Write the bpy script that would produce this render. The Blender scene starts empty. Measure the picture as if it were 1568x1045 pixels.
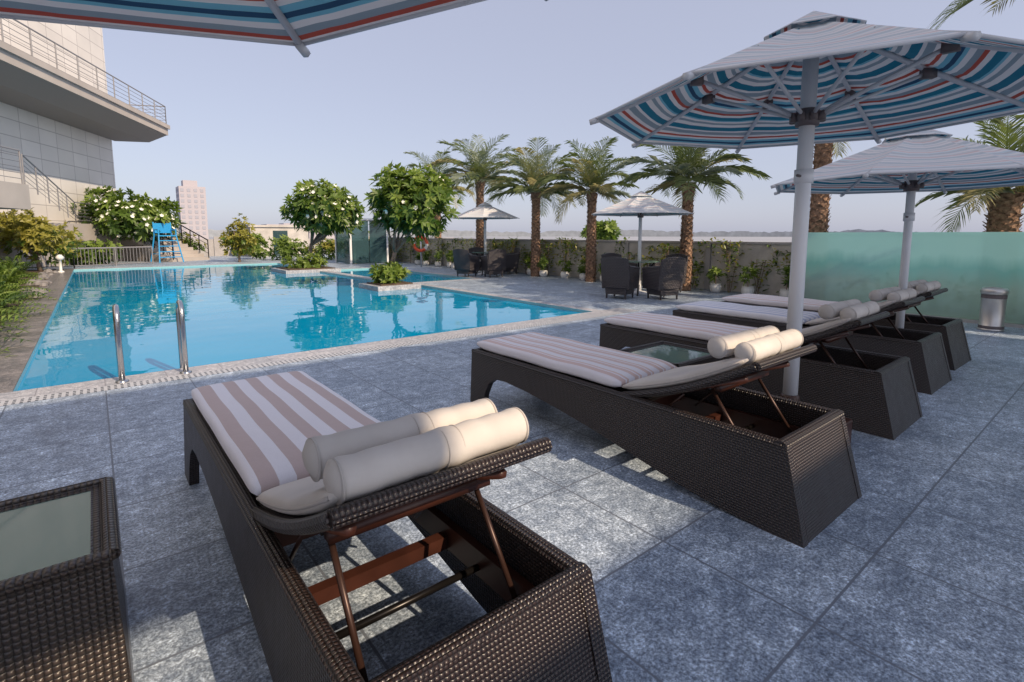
import bpy, bmesh, math, random
from mathutils import Vector, Matrix
random.seed(7)
rnd = random.random
def ru(a,b): return a+(b-a)*random.random()
scene = bpy.context.scene

# ------------------------------------------------------------ mesh builder
class MB:
    def __init__(s): s.v=[]; s.f=[]; s.m=[]; s.uv=[]
    def add(s,vs,fs,mat=0,uvs=None):
        o=len(s.v); s.v.extend([tuple(p) for p in vs])
        for i,f in enumerate(fs):
            s.f.append(tuple(o+k for k in f)); s.m.append(mat)
            s.uv.append(uvs[i] if uvs else None)
    def box(s,lo,hi,mat=0,M=None):
        x0,y0,z0=lo; x1,y1,z1=hi
        vs=[Vector(p) for p in [(x0,y0,z0),(x1,y0,z0),(x1,y1,z0),(x0,y1,z0),(x0,y0,z1),(x1,y0,z1),(x1,y1,z1),(x0,y1,z1)]]
        if M: vs=[M@p for p in vs]
        s.add(vs,[(0,3,2,1),(4,5,6,7),(0,1,5,4),(1,2,6,5),(2,3,7,6),(3,0,4,7)],mat)
    def tube(s,pts,r,segs=8,mat=0,cap=True,sq=1.0):
        pts=[Vector(p) for p in pts]; n=len(pts)
        rs=r if isinstance(r,(list,tuple)) else [r]*n
        vs=[]; prev=None
        for i,p in enumerate(pts):
            t=(pts[min(i+1,n-1)]-pts[max(i-1,0)]).normalized()
            if prev is None:
                ref=Vector((0,0,1)) if abs(t.z)<.9 else Vector((0,1,0))
                a=t.cross(ref).normalized()
            else:
                a=(prev-t*prev.dot(t)).normalized()
            prev=a; b=t.cross(a)
            for k in range(segs):
                th=2*math.pi*k/segs
                vs.append(p+a*math.cos(th)*rs[i]+b*math.sin(th)*rs[i]*sq)
        fs=[]
        for i in range(n-1):
            for k in range(segs):
                k2=(k+1)%segs
                fs.append((i*segs+k,i*segs+k2,(i+1)*segs+k2,(i+1)*segs+k))
        if cap:
            fs.append(tuple(range(segs-1,-1,-1))); fs.append(tuple((n-1)*segs+k for k in range(segs)))
        s.add(vs,fs,mat)
    def lathe(s,prof,c=(0,0,0),segs=20,mat=0):
        vs=[];fs=[]
        for r,z in prof:
            for k in range(segs):
                a=2*math.pi*k/segs; vs.append((c[0]+r*math.cos(a),c[1]+r*math.sin(a),c[2]+z))
        for i in range(len(prof)-1):
            for k in range(segs):
                k2=(k+1)%segs; fs.append((i*segs+k,i*segs+k2,(i+1)*segs+k2,(i+1)*segs+k))
        s.add(vs,fs,mat)
    def mesh(s,name,mats,smooth=False):
        me=bpy.data.meshes.new(name); me.from_pydata(s.v,[],s.f)
        for m in mats: me.materials.append(m)
        me.polygons.foreach_set('material_index',s.m)
        if smooth: me.polygons.foreach_set('use_smooth',[True]*len(s.f))
        uvl=me.uv_layers.new(name='UVMap'); data=uvl.data
        for p in me.polygons:
            cu=s.uv[p.index]
            if cu:
                for j,li in enumerate(p.loop_indices): data[li].uv=cu[j]
            else:
                n=p.normal; ax=max(range(3),key=lambda k:abs(n[k]))
                for li in p.loop_indices:
                    co=me.vertices[me.loops[li].vertex_index].co
                    data[li].uv=(co.y,co.z) if ax==0 else ((co.x,co.z) if ax==1 else (co.x,co.y))
        me.update(); return me
def obj(name,me,parent=None,loc=(0,0,0),rotz=0,bevel=0,autos=False):
    o=bpy.data.objects.new(name,me); scene.collection.objects.link(o)
    o.location=loc; o.rotation_euler=(0,0,rotz)
    if parent: o.parent=parent
    if bevel:
        b=o.modifiers.new('bevel','BEVEL'); b.width=bevel; b.segments=2; b.limit_method='ANGLE'
    return o
def empty(name,loc=(0,0,0),rotz=0):
    o=bpy.data.objects.new(name,None); scene.collection.objects.link(o)
    o.location=loc; o.rotation_euler=(0,0,rotz); o.empty_display_size=.2; return o

# ------------------------------------------------------------ materials
class NT:
    def __init__(s,name):
        s.mat=bpy.data.materials.new(name); s.mat.use_nodes=True
        s.t=s.mat.node_tree; s.n=s.t.nodes; s.l=s.t.links
        s.b=s.n['Principled BSDF']; s.out=s.n['Material Output']
    def node(s,ty,**kw):
        n=s.n.new(ty)
        for k,v in kw.items(): setattr(n,k,v)
        return n
    def link(s,a,b): s.l.new(a,b)
    def setv(s,sock,v):
        if isinstance(v,bpy.types.NodeSocket): s.link(v,sock)
        else: sock.default_value=v
    def math(s,op,a,b=None,c=None,clamp=False):
        n=s.node('ShaderNodeMath',operation=op,use_clamp=clamp); s.setv(n.inputs[0],a)
        if b is not None: s.setv(n.inputs[1],b)
        if c is not None: s.setv(n.inputs[2],c)
        return n.outputs[0]
    def noise(s,vec,scale,detail=3,rough=.5):
        n=s.node('ShaderNodeTexNoise'); n.inputs['Scale'].default_value=scale
        n.inputs['Detail'].default_value=detail; n.inputs['Roughness'].default_value=rough
        if vec: s.link(vec,n.inputs['Vector'])
        return n.outputs['Fac']
    def ramp(s,fac,stops,const=False):
        n=s.node('ShaderNodeValToRGB'); cr=n.color_ramp
        if const: cr.interpolation='CONSTANT'
        while len(cr.elements)<len(stops): cr.elements.new(.5)
        for e,(p,c) in zip(cr.elements,stops): e.position=p; e.color=(*c,1)
        s.link(fac,n.inputs[0]); return n.outputs[0]
    def mix(s,fac,a,b,mode='MIX'):
        n=s.node('ShaderNodeMix',data_type='RGBA',blend_type=mode)
        s.setv(n.inputs[0],fac)
        for i,v in ((6,a),(7,b)):
            if isinstance(v,tuple): n.inputs[i].default_value=(*v,1) if len(v)==3 else v
            else: s.link(v,n.inputs[i])
        return n.outputs[2]
    def bump(s,h,strength=.3,dist=.01):
        n=s.node('ShaderNodeBump'); n.inputs['Strength'].default_value=strength; n.inputs['Distance'].default_value=dist
        s.link(h,n.inputs['Height']); s.link(n.outputs[0],s.b.inputs['Normal']); return n.outputs[0]
    def obj(s): return s.node('ShaderNodeTexCoord').outputs['Object']
    def uv(s): return s.node('ShaderNodeTexCoord').outputs['UV']
    def col(s,c):
        if isinstance(c,tuple): s.b.inputs['Base Color'].default_value=(*c,1)
        else: s.link(c,s.b.inputs['Base Color'])
    def rough(s,r): s.setv(s.b.inputs['Roughness'],r)
    def translucent(s,col,fac=.3):
        tr=s.node('ShaderNodeBsdfTranslucent')
        if isinstance(col,tuple): tr.inputs[0].default_value=(*col,1)
        else: s.link(col,tr.inputs[0])
        m=s.node('ShaderNodeMixShader'); m.inputs[0].default_value=fac
        s.link(s.b.outputs[0],m.inputs[1]); s.link(tr.outputs[0],m.inputs[2]); s.link(m.outputs[0],s.out.inputs[0])
        return m

def simple(name,c,rough=.6,metal=0,noise=0,nscale=8,bump=0,bscale=60):
    t=NT(name)
    if noise:
        f=t.noise(t.obj(),nscale,4)
        t.col(t.ramp(f,[(.3,tuple(x*(1-noise) for x in c)),(.7,tuple(min(1,x*(1+noise)) for x in c))]))
    else: t.col(c)
    t.rough(rough); t.b.inputs['Metallic'].default_value=metal
    if bump: t.bump(t.noise(t.obj(),bscale,3),bump,.005)
    return t.mat

def wicker(name,cell,c0,c1):
    t=NT(name); sp=t.node('ShaderNodeSeparateXYZ'); t.link(t.uv(),sp.inputs[0])
    U=t.math('MULTIPLY',sp.outputs[0],1/cell); V=t.math('MULTIPLY',sp.outputs[1],1/cell)
    fu=t.math('FLOOR',U); fv=t.math('FLOOR',V)
    ck=t.math('FLOORED_MODULO',t.math('ADD',fu,fv),2.0)
    su=t.math('ABSOLUTE',t.math('SINE',t.math('MULTIPLY',U,math.pi)))
    sv=t.math('ABSOLUTE',t.math('SINE',t.math('MULTIPLY',V,math.pi)))
    hA=t.math('MULTIPLY',t.math('POWER',su,.5),t.math('ADD',t.math('MULTIPLY',sv,.7),.3))
    hB=t.math('MULTIPLY',t.math('POWER',sv,.5),t.math('ADD',t.math('MULTIPLY',su,.7),.3))
    h=t.math('ADD',t.math('MULTIPLY',hA,ck),t.math('MULTIPLY',hB,t.math('SUBTRACT',1.0,ck)))
    h=t.math('MULTIPLY',h,t.math('ADD',t.math('MULTIPLY',ck,.35),.65))
    n=t.noise(t.obj(),9,3,.7)
    cc=t.mix(n,c0,c1)
    t.col(t.mix(t.math('MULTIPLY',h,1.0,clamp=True),(c0[0]*.15,c0[1]*.15,c0[2]*.15),cc)); t.rough(t.math('ADD',t.math('MULTIPLY',n,.25),.22))
    t.b.inputs['Specular IOR Level'].default_value=.7
    t.bump(h,.9,cell*.5); return t.mat

M={}
M['wicker']=wicker('wicker_dark',.012,(.024,.015,.014),(.066,.041,.036))
M['wicker2']=wicker('wicker_table',.017,(.05,.034,.028),(.12,.088,.075))
M['wickerfar']=wicker('wicker_chair',.03,(.05,.043,.055),(.10,.085,.10))
M['wood']=simple('dark_red_wood',(.050,.017,.011),.4,noise=.4,nscale=6)
M['blackmetal']=simple('black_metal',(.02,.018,.018),.3,.6)
M['railmetal']=simple('railing_metal',(.22,.22,.24),.5)
M['bronze']=simple('bronze_rod',(.055,.028,.022),.38,.4)
M['steel']=simple('stainless_steel',(.55,.56,.58),.22,1.0)
M['steelr']=simple('brushed_steel',(.60,.59,.58),.42,.9)
M['alu']=simple('painted_aluminium',(.76,.78,.82),.35,.0)
M['ribgrey']=simple('umbrella_rib_grey',(.55,.58,.63),.45)
M['hubdark']=simple('umbrella_hub',(.12,.10,.105),.5)
M['fabric']=simple('beige_canvas',(.60,.565,.535),.9,noise=.08,nscale=5,bump=.5,bscale=14)
M['piping']=simple('canvas_piping',(.51,.475,.45),.9)

def stripes(name,cols,period):
    t=NT(name); sp=t.node('ShaderNodeSeparateXYZ'); t.link(t.obj(),sp.inputs[0])
    f=t.math('FRACT',t.math('MULTIPLY',sp.outputs[0],1/period))
    c=t.ramp(f,cols,True)
    n=t.noise(t.obj(),300,2); c=t.mix(.12,c,t.ramp(n,[(.3,(.4,.4,.4)),(.7,(1,1,1))]),'MULTIPLY')
    t.col(c); t.rough(.95); t.b.inputs['Sheen Weight'].default_value=.15
    t.bump(t.noise(t.obj(),6,4),.5,.02); return t.mat
M['towelA']=stripes('striped_towel_beige',[(0,(.86,.85,.92)),(.5,(.58,.47,.46))],.115)
M['towelB']=stripes('striped_towel_pink',[(0,(.84,.82,.88)),(.45,(.70,.54,.51)),(.75,(.86,.83,.89)),(.85,(.73,.57,.53))],.12)
M['towelC']=stripes('striped_towel_blue',[(0,(.84,.84,.90)),(.55,(.55,.59,.75))],.11)

def canopy(name,lit_wash,tr):
    t=NT(name); sp=t.node('ShaderNodeSeparateXYZ'); t.link(t.uv(),sp.inputs[0])
    f=t.math('FRACT',t.math('MULTIPLY',sp.outputs[1],1/.46))
    W=(.84,.84,.84); T=(.02,.24,.36); G=(.33,.42,.48); R=(.52,.11,.08); L=(.22,.55,.68); N=(.03,.10,.20)
    seq=[(0,W),(.07,T),(.17,W),(.21,G),(.29,W),(.34,R),(.385,W),(.43,L),(.49,N),(.54,L),(.58,W),(.64,G),(.70,R),(.745,W),(.80,T),(.88,L),(.91,W),(.95,G)]
    c=t.ramp(f,seq,True)
    c=t.mix(lit_wash,c,(.90,.89,.92))
    t.col(c); t.rough(.85); t.translucent(c,tr); return t.mat
M['can_under']=canopy('umbrella_fabric_under',.0,.30)
M['can_top_lit']=canopy('umbrella_fabric_top_lit',.72,.30)  # same striped fabric paled towards white, brightness painted into the colour

def leafmat(name,a,b,tr=.3,rough=.45):
    t=NT(name); n=t.noise(t.obj(),2.2,3,.7)
    c=t.ramp(n,[(.3,a),(.7,b)]); t.col(c); t.rough(rough); t.translucent(t.mix(1.0,c,(1.4,1.5,.7),'MULTIPLY'),tr); return t.mat
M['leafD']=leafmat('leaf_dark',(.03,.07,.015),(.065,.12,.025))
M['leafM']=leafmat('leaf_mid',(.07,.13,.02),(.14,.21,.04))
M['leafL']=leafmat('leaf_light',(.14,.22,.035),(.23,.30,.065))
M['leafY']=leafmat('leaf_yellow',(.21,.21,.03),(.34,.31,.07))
M['palmA']=leafmat('palm_frond_green',(.10,.14,.05),(.20,.24,.11))
M['palmB']=leafmat('palm_frond_dry',(.24,.23,.11),(.38,.34,.18))
M['palmC']=leafmat('palm_frond_bluish',(.17,.21,.17),(.29,.33,.26))
M['flower']=simple('white_petals',(.78,.78,.72),.7)
M['bark']=simple('bark_grey',(.21,.16,.13),.9,noise=.4,nscale=12,bump=.6,bscale=30)
M['palmbark']=simple('palm_bark',(.27,.17,.115),.95,noise=.6,nscale=18,bump=.8,bscale=40)
M['soil']=simple('soil',(.08,.055,.04),.95,noise=.4)
M['white']=simple('white_ceramic',(.72,.72,.70),.35,noise=.08)
M['red']=simple('lifebuoy_orange',(.75,.09,.03),.5)
M['blueframe']=simple('blue_painted_steel',(.02,.28,.60),.4)

def tilemat(name,ca,cb,size,mort,mortar,speck=.5,bmp=.35,rough=.55,big=.7,mid=.6):
    t=NT(name); o=t.obj(); br=t.node('ShaderNodeTexBrick'); t.link(o,br.inputs['Vector'])
    br.offset=0; br.squash=1
    br.inputs['Color1'].default_value=(*ca,1); br.inputs['Color2'].default_value=(*cb,1); br.inputs['Mortar'].default_value=(*mortar,1)
    br.inputs['Scale'].default_value=1; br.inputs['Mortar Size'].default_value=mort; br.inputs['Mortar Smooth'].default_value=.15
    br.inputs['Brick Width'].default_value=size; br.inputs['Row Height'].default_value=size; br.inputs['Bias'].default_value=0
    n1=t.noise(o,85,4,.8); n3=t.noise(o,20,4,.8); n4=t.noise(o,2.6,6,.75); n5=t.noise(o,7.5,5,.8)
    c=br.outputs['Color']
    c=t.mix(speck,c,t.ramp(n1,[(.40,(.25,.27,.31)),(.5,(.9,.92,.95)),(.60,(1.9,1.9,1.9))]),'MULTIPLY')
    c=t.mix(mid,c,t.ramp(n3,[(.38,(.50,.54,.60)),(.52,(1,1,1)),(.64,(1.7,1.68,1.64))]),'MULTIPLY')
    c=t.mix(big,c,t.ramp(n4,[(.36,(.60,.64,.70)),(.64,(1.42,1.40,1.36))]),'MULTIPLY')
    c=t.mix(big,c,t.ramp(n5,[(.38,(.66,.69,.74)),(.50,(1,1,1)),(.62,(1.5,1.48,1.45))]),'MULTIPLY')
    c=t.mix(t.math('MULTIPLY',br.outputs['Fac'],.8),c,mortar)
    t.col(c)
    t.rough(t.math('ADD',t.math('MULTIPLY',n4,.4),rough-.2))
    h=t.math('ADD',t.math('MULTIPLY',n1,.5),t.math('SUBTRACT',t.math('MULTIPLY',n3,.6),t.math('MULTIPLY',br.outputs['Fac'],1.5)))
    t.bump(h,bmp,.006); return t.mat
M['deck']=tilemat('slate_deck_tiles',(.275,.33,.405),(.35,.41,.485),.60,.005,(.15,.175,.22),.75,.40,.44,.65,.65)
M['coping']=tilemat('pale_coping_stone',(.36,.37,.40),(.42,.42,.45),.45,.004,(.22,.22,.25),.3,.15,.5,.3)
M['brownstone']=tilemat('dark_edge_stone',(.15,.14,.145),(.22,.20,.20),.3,.006,(.08,.08,.08),.6,.4,.35)
M['pooltile']=tilemat('turquoise_mosaic',(.02,.35,.50),(.04,.42,.58),.10,.003,(.25,.5,.55),.1,.1,.3,.1)
M['concrete']=simple('grey_concrete',(.38,.37,.38),.85,noise=.12,nscale=2)
M['rock']=simple('edging_rock',(.20,.19,.19),.85,noise=.4,nscale=6)
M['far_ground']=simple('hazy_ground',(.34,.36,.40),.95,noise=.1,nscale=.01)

def grating():
    t=NT('overflow_grating'); o=t.obj(); sp=t.node('ShaderNodeSeparateXYZ'); t.link(o,sp.inputs[0])
    a=t.math('FRACT',t.math('MULTIPLY',sp.outputs[0],1/.045)); b=t.math('FRACT',t.math('MULTIPLY',sp.outputs[1],1/.055))
    da=t.math('ABSOLUTE',t.math('SUBTRACT',a,.5)); db=t.math('ABSOLUTE',t.math('SUBTRACT',b,.5))
    m=t.math('MULTIPLY',t.math('LESS_THAN',da,.22),t.math('LESS_THAN',db,.3))
    t.col(t.mix(m,(.46,.48,.52),(.05,.06,.08))); t.rough(.5); return t.mat
M['grating']=grating()

def water():
    t=NT('pool_water'); o=t.obj()
    n=t.noise(o,1.1,2,.4); n2=t.noise(o,.12,2); n3=t.noise(o,6,2,.4)
    t.col(t.ramp(n2,[(.3,(.0,.22,.47)),(.7,(.0,.35,.60))])); t.rough(.012)
    t.b.inputs['IOR'].default_value=1.36
    t.bump(t.math('ADD',n,t.math('MULTIPLY',n3,.05)),.10,.12); return t.mat
M['water']=water()

def wallpanels():
    t=NT('hotel_wall_panels')
    br=t.node('ShaderNodeTexBrick'); t.link(t.uv(),br.inputs['Vector']); br.offset=0
    br.inputs['Color1'].default_value=(.66,.64,.61,1); br.inputs['Color2'].default_value=(.74,.72,.69,1); br.inputs['Mortar'].default_value=(.40,.38,.37,1)
    br.inputs['Scale'].default_value=1; br.inputs['Mortar Size'].default_value=.016; br.inputs['Brick Width'].default_value=1.15; br.inputs['Row Height'].default_value=.62
    c=t.mix(.5,br.outputs['Color'],t.ramp(t.noise(t.uv(),.5,4),[(.3,(.8,.8,.82)),(.7,(1.1,1.1,1.1))]),'MULTIPLY')
    t.col(c); t.rough(.45); return t.mat
M['panels']=wallpanels()
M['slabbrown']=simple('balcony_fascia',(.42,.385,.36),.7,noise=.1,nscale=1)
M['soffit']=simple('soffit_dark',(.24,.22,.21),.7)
_t=NT('beige_wall_stucco'); _n=_t.noise(_t.obj(),1.5,5,.7); _t.col(_t.ramp(_n,[(.3,(.38,.365,.35)),(.55,(.52,.50,.48)),(.75,(.62,.59,.56))])); _t.rough(.9); _t.bump(_t.noise(_t.obj(),25,3),.4,.01); M['stucco']=_t.mat
def glass(name,c,tr=.5,rough=.06):
    t=NT(name); t.col(c); t.rough(rough)
    g=t.node('ShaderNodeBsdfTransparent'); g.inputs[0].default_value=(.55,.80,.80,1)
    m=t.node('ShaderNodeMixShader'); m.inputs[0].default_value=tr
    t.link(t.b.outputs[0],m.inputs[1]); t.link(g.outputs[0],m.inputs[2]); t.link(m.outputs[0],t.out.inputs[0]); return t.mat
def frosted():
    t=NT('frosted_glass_reflection_tint'); sp=t.node('ShaderNodeSeparateXYZ'); t.link(t.obj(),sp.inputs[0])
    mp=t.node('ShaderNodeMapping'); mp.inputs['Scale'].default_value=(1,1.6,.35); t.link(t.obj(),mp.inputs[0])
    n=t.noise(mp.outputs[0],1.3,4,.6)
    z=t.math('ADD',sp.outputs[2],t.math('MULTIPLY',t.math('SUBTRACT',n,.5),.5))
    c=t.ramp(z,[(.12,(.30,.40,.37)),(.5,(.44,.58,.54)),(.80,(.34,.66,.63)),(1.0,(.60,.88,.84))])  # ramp paints reflections into the pane colour, greyer low, aqua on top
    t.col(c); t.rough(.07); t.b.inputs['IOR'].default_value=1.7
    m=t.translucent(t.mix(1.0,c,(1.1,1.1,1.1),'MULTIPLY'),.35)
    g=t.node('ShaderNodeBsdfTransparent'); g.inputs[0].default_value=(.70,.92,.90,1)
    m2=t.node('ShaderNodeMixShader'); m2.inputs[0].default_value=.25
    t.link(m.outputs[0],m2.inputs[1]); t.link(g.outputs[0],m2.inputs[2]); t.link(m2.outputs[0],t.out.inputs[0])
    return t.mat
M['frost']=frosted()
M['tableglass']=glass('table_glass',(.18,.29,.26),.2,.04)
M['cabinglass']=glass('cabin_glass',(.05,.10,.12),.35,.05)
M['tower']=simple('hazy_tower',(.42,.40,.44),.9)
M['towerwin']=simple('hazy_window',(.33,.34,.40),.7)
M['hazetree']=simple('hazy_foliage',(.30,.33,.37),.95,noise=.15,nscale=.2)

# ------------------------------------------------------------ ground + deck
mb=MB(); mb.add([(-1500,-600,-1.6),(1500,-600,-1.6),(1500,2600,-1.6),(-1500,2600,-1.6)],[(0,1,2,3)])
obj('ground',mb.mesh('ground',[M['far_ground']]))
PX0,PX1,PY0,PY1=-.6,6.5,5.85,25.0
mb=MB()
def rect(mb,x0,y0,x1,y1,z,mat=0): mb.add([(x0,y0,z),(x1,y0,z),(x1,y1,z),(x0,y1,z)],[(0,1,2,3)],mat)
rect(mb,-14,-16,16,5.05,0)
rect(mb,7.2,5.05,16,12.2,0); rect(mb,9.0,12.2,16,19.2,0); rect(mb,7.2,19.2,16,25.6,0); rect(mb,-14,25.6,16,40,0)
rect(mb,-14,5.05,-1.1,25.6,-.004,1)
rect(mb,-1.1,5.05,7.2,5.40,0)
for a,b in (((-14,-16),(16,-16)),((16,-16),(16,40)),((16,40),(-14,40)),((-14,40),(-14,-16))):
    mb.add([(*a,0),(*b,0),(*b,-1.6),(*a,-1.6)],[(0,3,2,1)])
obj('pool_deck',mb.mesh('pool_deck',[M['deck'],M['soil']]))
pool=empty('swimming_pool')
mb=MB()
rect(mb,-1.1,5.40,7.2,5.56,0,1)
rect(mb,-1.1,5.56,7.2,PY0,0,0)
rect(mb,-1.1,PY0,PX0,25.6,0,2)
rect(mb,PX1,PY0,6.72,12.2,0,0); rect(mb,6.72,PY0,7.2,12.2,0,3)
rect(mb,PX0,PY1,PX1,25.6,0,0); rect(mb,PX1,19.2,7.2,25.6,0,0)
rect(mb,6.2,12.2,6.5,19.2,0,0); rect(mb,6.5,12.2,9.0,12.5,0,0); rect(mb,6.5,18.9,9.0,19.2,0,0); rect(mb,8.7,12.5,9.0,18.9,0,0)
obj('coping',mb.mesh('coping',[M['coping'],M['grating'],M['brownstone'],M['deck']]),pool)
mb=MB()
def vwall(x0,y0,x1,y1): mb.add([(x0,y0,0),(x1,y1,0),(x1,y1,-1.2),(x0,y0,-1.2)],[(0,1,2,3)])
vwall(PX0,PY0,PX1,PY0);vwall(PX1,PY0,PX1,12.2);vwall(PX1,12.2,6.2,12.2);vwall(6.2,12.2,6.2,19.2);vwall(6.2,19.2,PX1,19.2);vwall(PX1,19.2,PX1,PY1);vwall(PX1,PY1,PX0,PY1);vwall(PX0,PY1,PX0,PY0)
vwall(6.5,12.5,8.7,12.5);vwall(8.7,12.5,8.7,18.9);vwall(8.7,18.9,6.5,18.9);vwall(6.5,18.9,6.5,12.5)
obj('basin',mb.mesh('basin',[M['pooltile']]),pool)
mb=MB(); rect(mb,PX0,PY0,6.2,PY1,-.05); rect(mb,6.2,PY0,PX1,12.2,-.05); rect(mb,6.2,19.2,PX1,PY1,-.05); rect(mb,6.5,12.5,8.7,18.9,-.05)
obj('water_surface',mb.mesh('water',[M['water']]),pool)

lad=empty('pool_ladder',(0,0,0)); mb=MB()
for x in (.12,.60):
    pts=[(x,5.62,0),(x,5.62,.54)]
    for k in range(9):
        a=math.pi*k/8; pts.append((x,5.62+.12*(1-math.cos(a)),.54+.12*math.sin(a)))
    pts+=[(x,5.865,.2),(x,5.875,-.6)]
    mb.tube(pts,.023,12); mb.lathe([(.05,0.002),(.05,.012),(.022,.02)],(x,5.62,0),16)
for z in (-.03,-.3): mb.tube([(.12,5.88,z),(.60,5.88,z)],.02,8)
obj('rails',mb.mesh('rails',[M['steel']],True),lad)

# ------------------------------------------------------------ sun loungers
W=.65; L=2.45; HZ=.40
def lounger_meshes():
    d={}
    st=[(.10,0,0),(.2,.15,0),(.4,.38,.015),(.6,.6,.045),(.9,.9,.10),(1.2,1.2,.155),(1.5,1.5,.20),(1.8,1.8,.235),(2.03,2.03,.25),(2.15,2.15,.24),(2.23,2.22,.19),(2.27,2.265,.10),(2.29,2.28,0),(2.45,2.45,0)]
    mb=MB(); th=.045
    for xo,xi,fl in ((0,th,1),(W,W-th,-1)):
        sp=.018*(-fl)
        n=len(st); vs=[]
        for yt,yb,zb in st:
            k=(HZ-zb)/HZ*sp
            vs+= [(xo,yt,HZ),(xo+k,yb,zb),(xi+k,yb,zb),(xi,yt,HZ)]
        fs=[]
        for i in range(n-1):
            for k in range(4):
                a=i*4+k; b=i*4+(k+1)%4
                fs.append((a,b,b+4,a+4))
        fs.append((0,1,2,3)); fs.append(tuple((n-1)*4+k for k in (3,2,1,0)))
        mb.add(vs,fs)
    mb.add([(th,.103,HZ),(W-th,.103,HZ),(W-th+.015,.003,0),(th-.015,.003,0),(th,.15,HZ),(W-th,.15,HZ),(W-th+.015,.05,0),(th-.015,.05,0)],
           [(0,3,2,1),(4,5,6,7),(0,1,5,4),(2,3,7,6)])
    mb.box((th,L-.045,.25),(W-th,L-.003,HZ))
    mb.box((th,1.03,.335),(W-th,L-.045,.385))
    mb.tube([(.02,.12,HZ),(.02,L-.02,HZ)],.026,8,sq=.7); mb.tube([(W-.02,.12,HZ),(W-.02,L-.02,HZ)],.026,8,sq=.7)
    mb.tube([(0,.125,HZ),(W,.125,HZ)],.028,8,sq=.7); mb.tube([(0,L-.02,HZ),(W,L-.02,HZ)],.026,8,sq=.7)
    d['frame']=mb.mesh('lounger_frame',[M['wicker']])
    mb=MB()
    mb.box((th+.002,.16,.20),(th+.032,1.6,.29)); mb.box((W-th-.032,.16,.20),(W-th-.002,1.6,.29))
    mb.box((th+.034,.98,.26),(W-th-.034,1.03,.33)); mb.box((th+.034,.70,.205),(W-th-.034,.74,.25))
    d['inner_rails']=mb.mesh('lounger_rails',[M['wood']])
    hy,hz=1.0,.415; ang=math.atan2(.31,.73); ln=.80
    def bp(s,off=0):
        bend=.03*math.sin(s/ln*math.pi)
        return (hy-math.cos(ang)*s+math.sin(ang)*(off-bend), hz+math.sin(ang)*s+math.cos(ang)*(off-bend))
    mb=MB()
    N=10
    vs=[];fs=[]
    for i in range(N+1):
        s=ln*i/N
        a=bp(s,0);b=bp(s,-.03)
        vs+=[(.03,*a),(W-.03,*a),(W-.03,*b),(.03,*b)]
    for i in range(N):
        for k in range(4):
            a=i*4+k;b=i*4+(k+1)%4; fs.append((a,a+4,b+4,b))
    fs.append((0,1,2,3)); fs.append((N*4+3,N*4+2,N*4+1,N*4))
    mb.add(vs,fs)
    for x in (.03,W-.03): mb.tube([(x,*bp(ln*i/N,-.015)) for i in range(N+1)],.020,8)
    mb.tube([(.02,*bp(ln,-.015)),(W-.02,*bp(ln,-.015))],.022,10)
    d['backrest']=mb.mesh('lounger_back',[M['wicker']])
    mb=MB()
    for x in (.10,W-.10):
        mb.tube([(x,*bp(.50,-.04)),(x,.30,.26)],.009,8,1)
        mb.tube([(x-.02,*bp(.35,-.045)),(x-.02,.85,.27)],.007,8,1)
    mb.tube([(th+.03,.30,.25),(W-th-.03,.30,.25)],.011,8,0); mb.tube([(th+.03,.52,.23),(W-th-.03,.52,.23)],.011,8,0)
    mb.tube([(.08,*bp(.5,-.045)),(W-.08,*bp(.5,-.045))],.01,8,0)
    for s in (.08,.55):
        y,z=bp(s,-.05); mb.box((.08,y-.02,z-.02),(W-.08,y+.02,z+.015),2)
    for x in (.09,W-.12):
        mb.tube([(x,*bp(.02,-.05)),(x,*bp(.7,-.05))],.016,6,2)
    d['support_struts']=mb.mesh('lounger_struts',[M['blackmetal'],M['bronze'],M['wood']],True)
    return d,bp,ln
lm,bp,LN=lounger_meshes()
def cushion(mb,path,w,t,xc,mat=0,ns=36,e1=.22,e2=.55,wob=.0018):
    n=len(path); vs=[];fs=[]
    for i,(y,z,sc,sw) in enumerate(path):
        a=path[max(0,i-1)];b=path[min(n-1,i+1)]
        ty,tz=b[0]-a[0],b[1]-a[1]; l=math.hypot(ty,tz); ny,nz=-tz/l,ty/l
        if nz<0: ny,nz=-ny,-nz
        for k in range(ns):
            th=2*math.pi*(k+.5)/ns; c,s_=math.cos(th),math.sin(th)
            X=w/2*sw*math.copysign(abs(c)**e1,c); Z=t/2*sc*math.copysign(abs(s_)**e2,s_)
            Z+=wob*math.sin(i*.8+X*7)*(1 if s_>0 else 0)
            vs.append((xc+X,y+ny*Z,z+nz*Z))
    for i in range(n-1):
        for k in range(ns):
            k2=(k+1)%ns; fs.append((i*ns+k,(i+1)*ns+k,(i+1)*ns+k2,i*ns+k2))
    fs.append(tuple(range(ns))); fs.append(tuple((n-1)*ns+k for k in range(ns-1,-1,-1)))
    mb.add(vs,fs,mat)
def bolster(mb,x0,x1,y,z,r,tilt=0):
    n=40; pts=[];rs=[]
    for i in range(n+1):
        s=i/n; pts.append((x0+(x1-x0)*s,y+tilt*(s-.5)+.002*math.sin(i*.7),z+.0015*math.sin(i*1.0)))
        e=min(s,1-s)
        strap=.0018 if abs(s-.55)<.04 else 0
        rs.append(r*(.55+.45*min(1,(e/.03))**.5)*(1+.010*math.sin(i*1.2))+strap)
    mb.tube(pts,rs,28,0)
    for s in (.028,.972):
        xx=x0+(x1-x0)*s; mb.tube([(xx-.0025,y+tilt*(s-.5),z),(xx+.0025,y+tilt*(s-.5),z)],r*1.025,28,1)
    for s in (.51,.59):
        xx=x0+(x1-x0)*s; mb.tube([(xx-.0015,y+tilt*(s-.5),z),(xx+.0015,y+tilt*(s-.5),z)],r*1.03,28,1)
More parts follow.
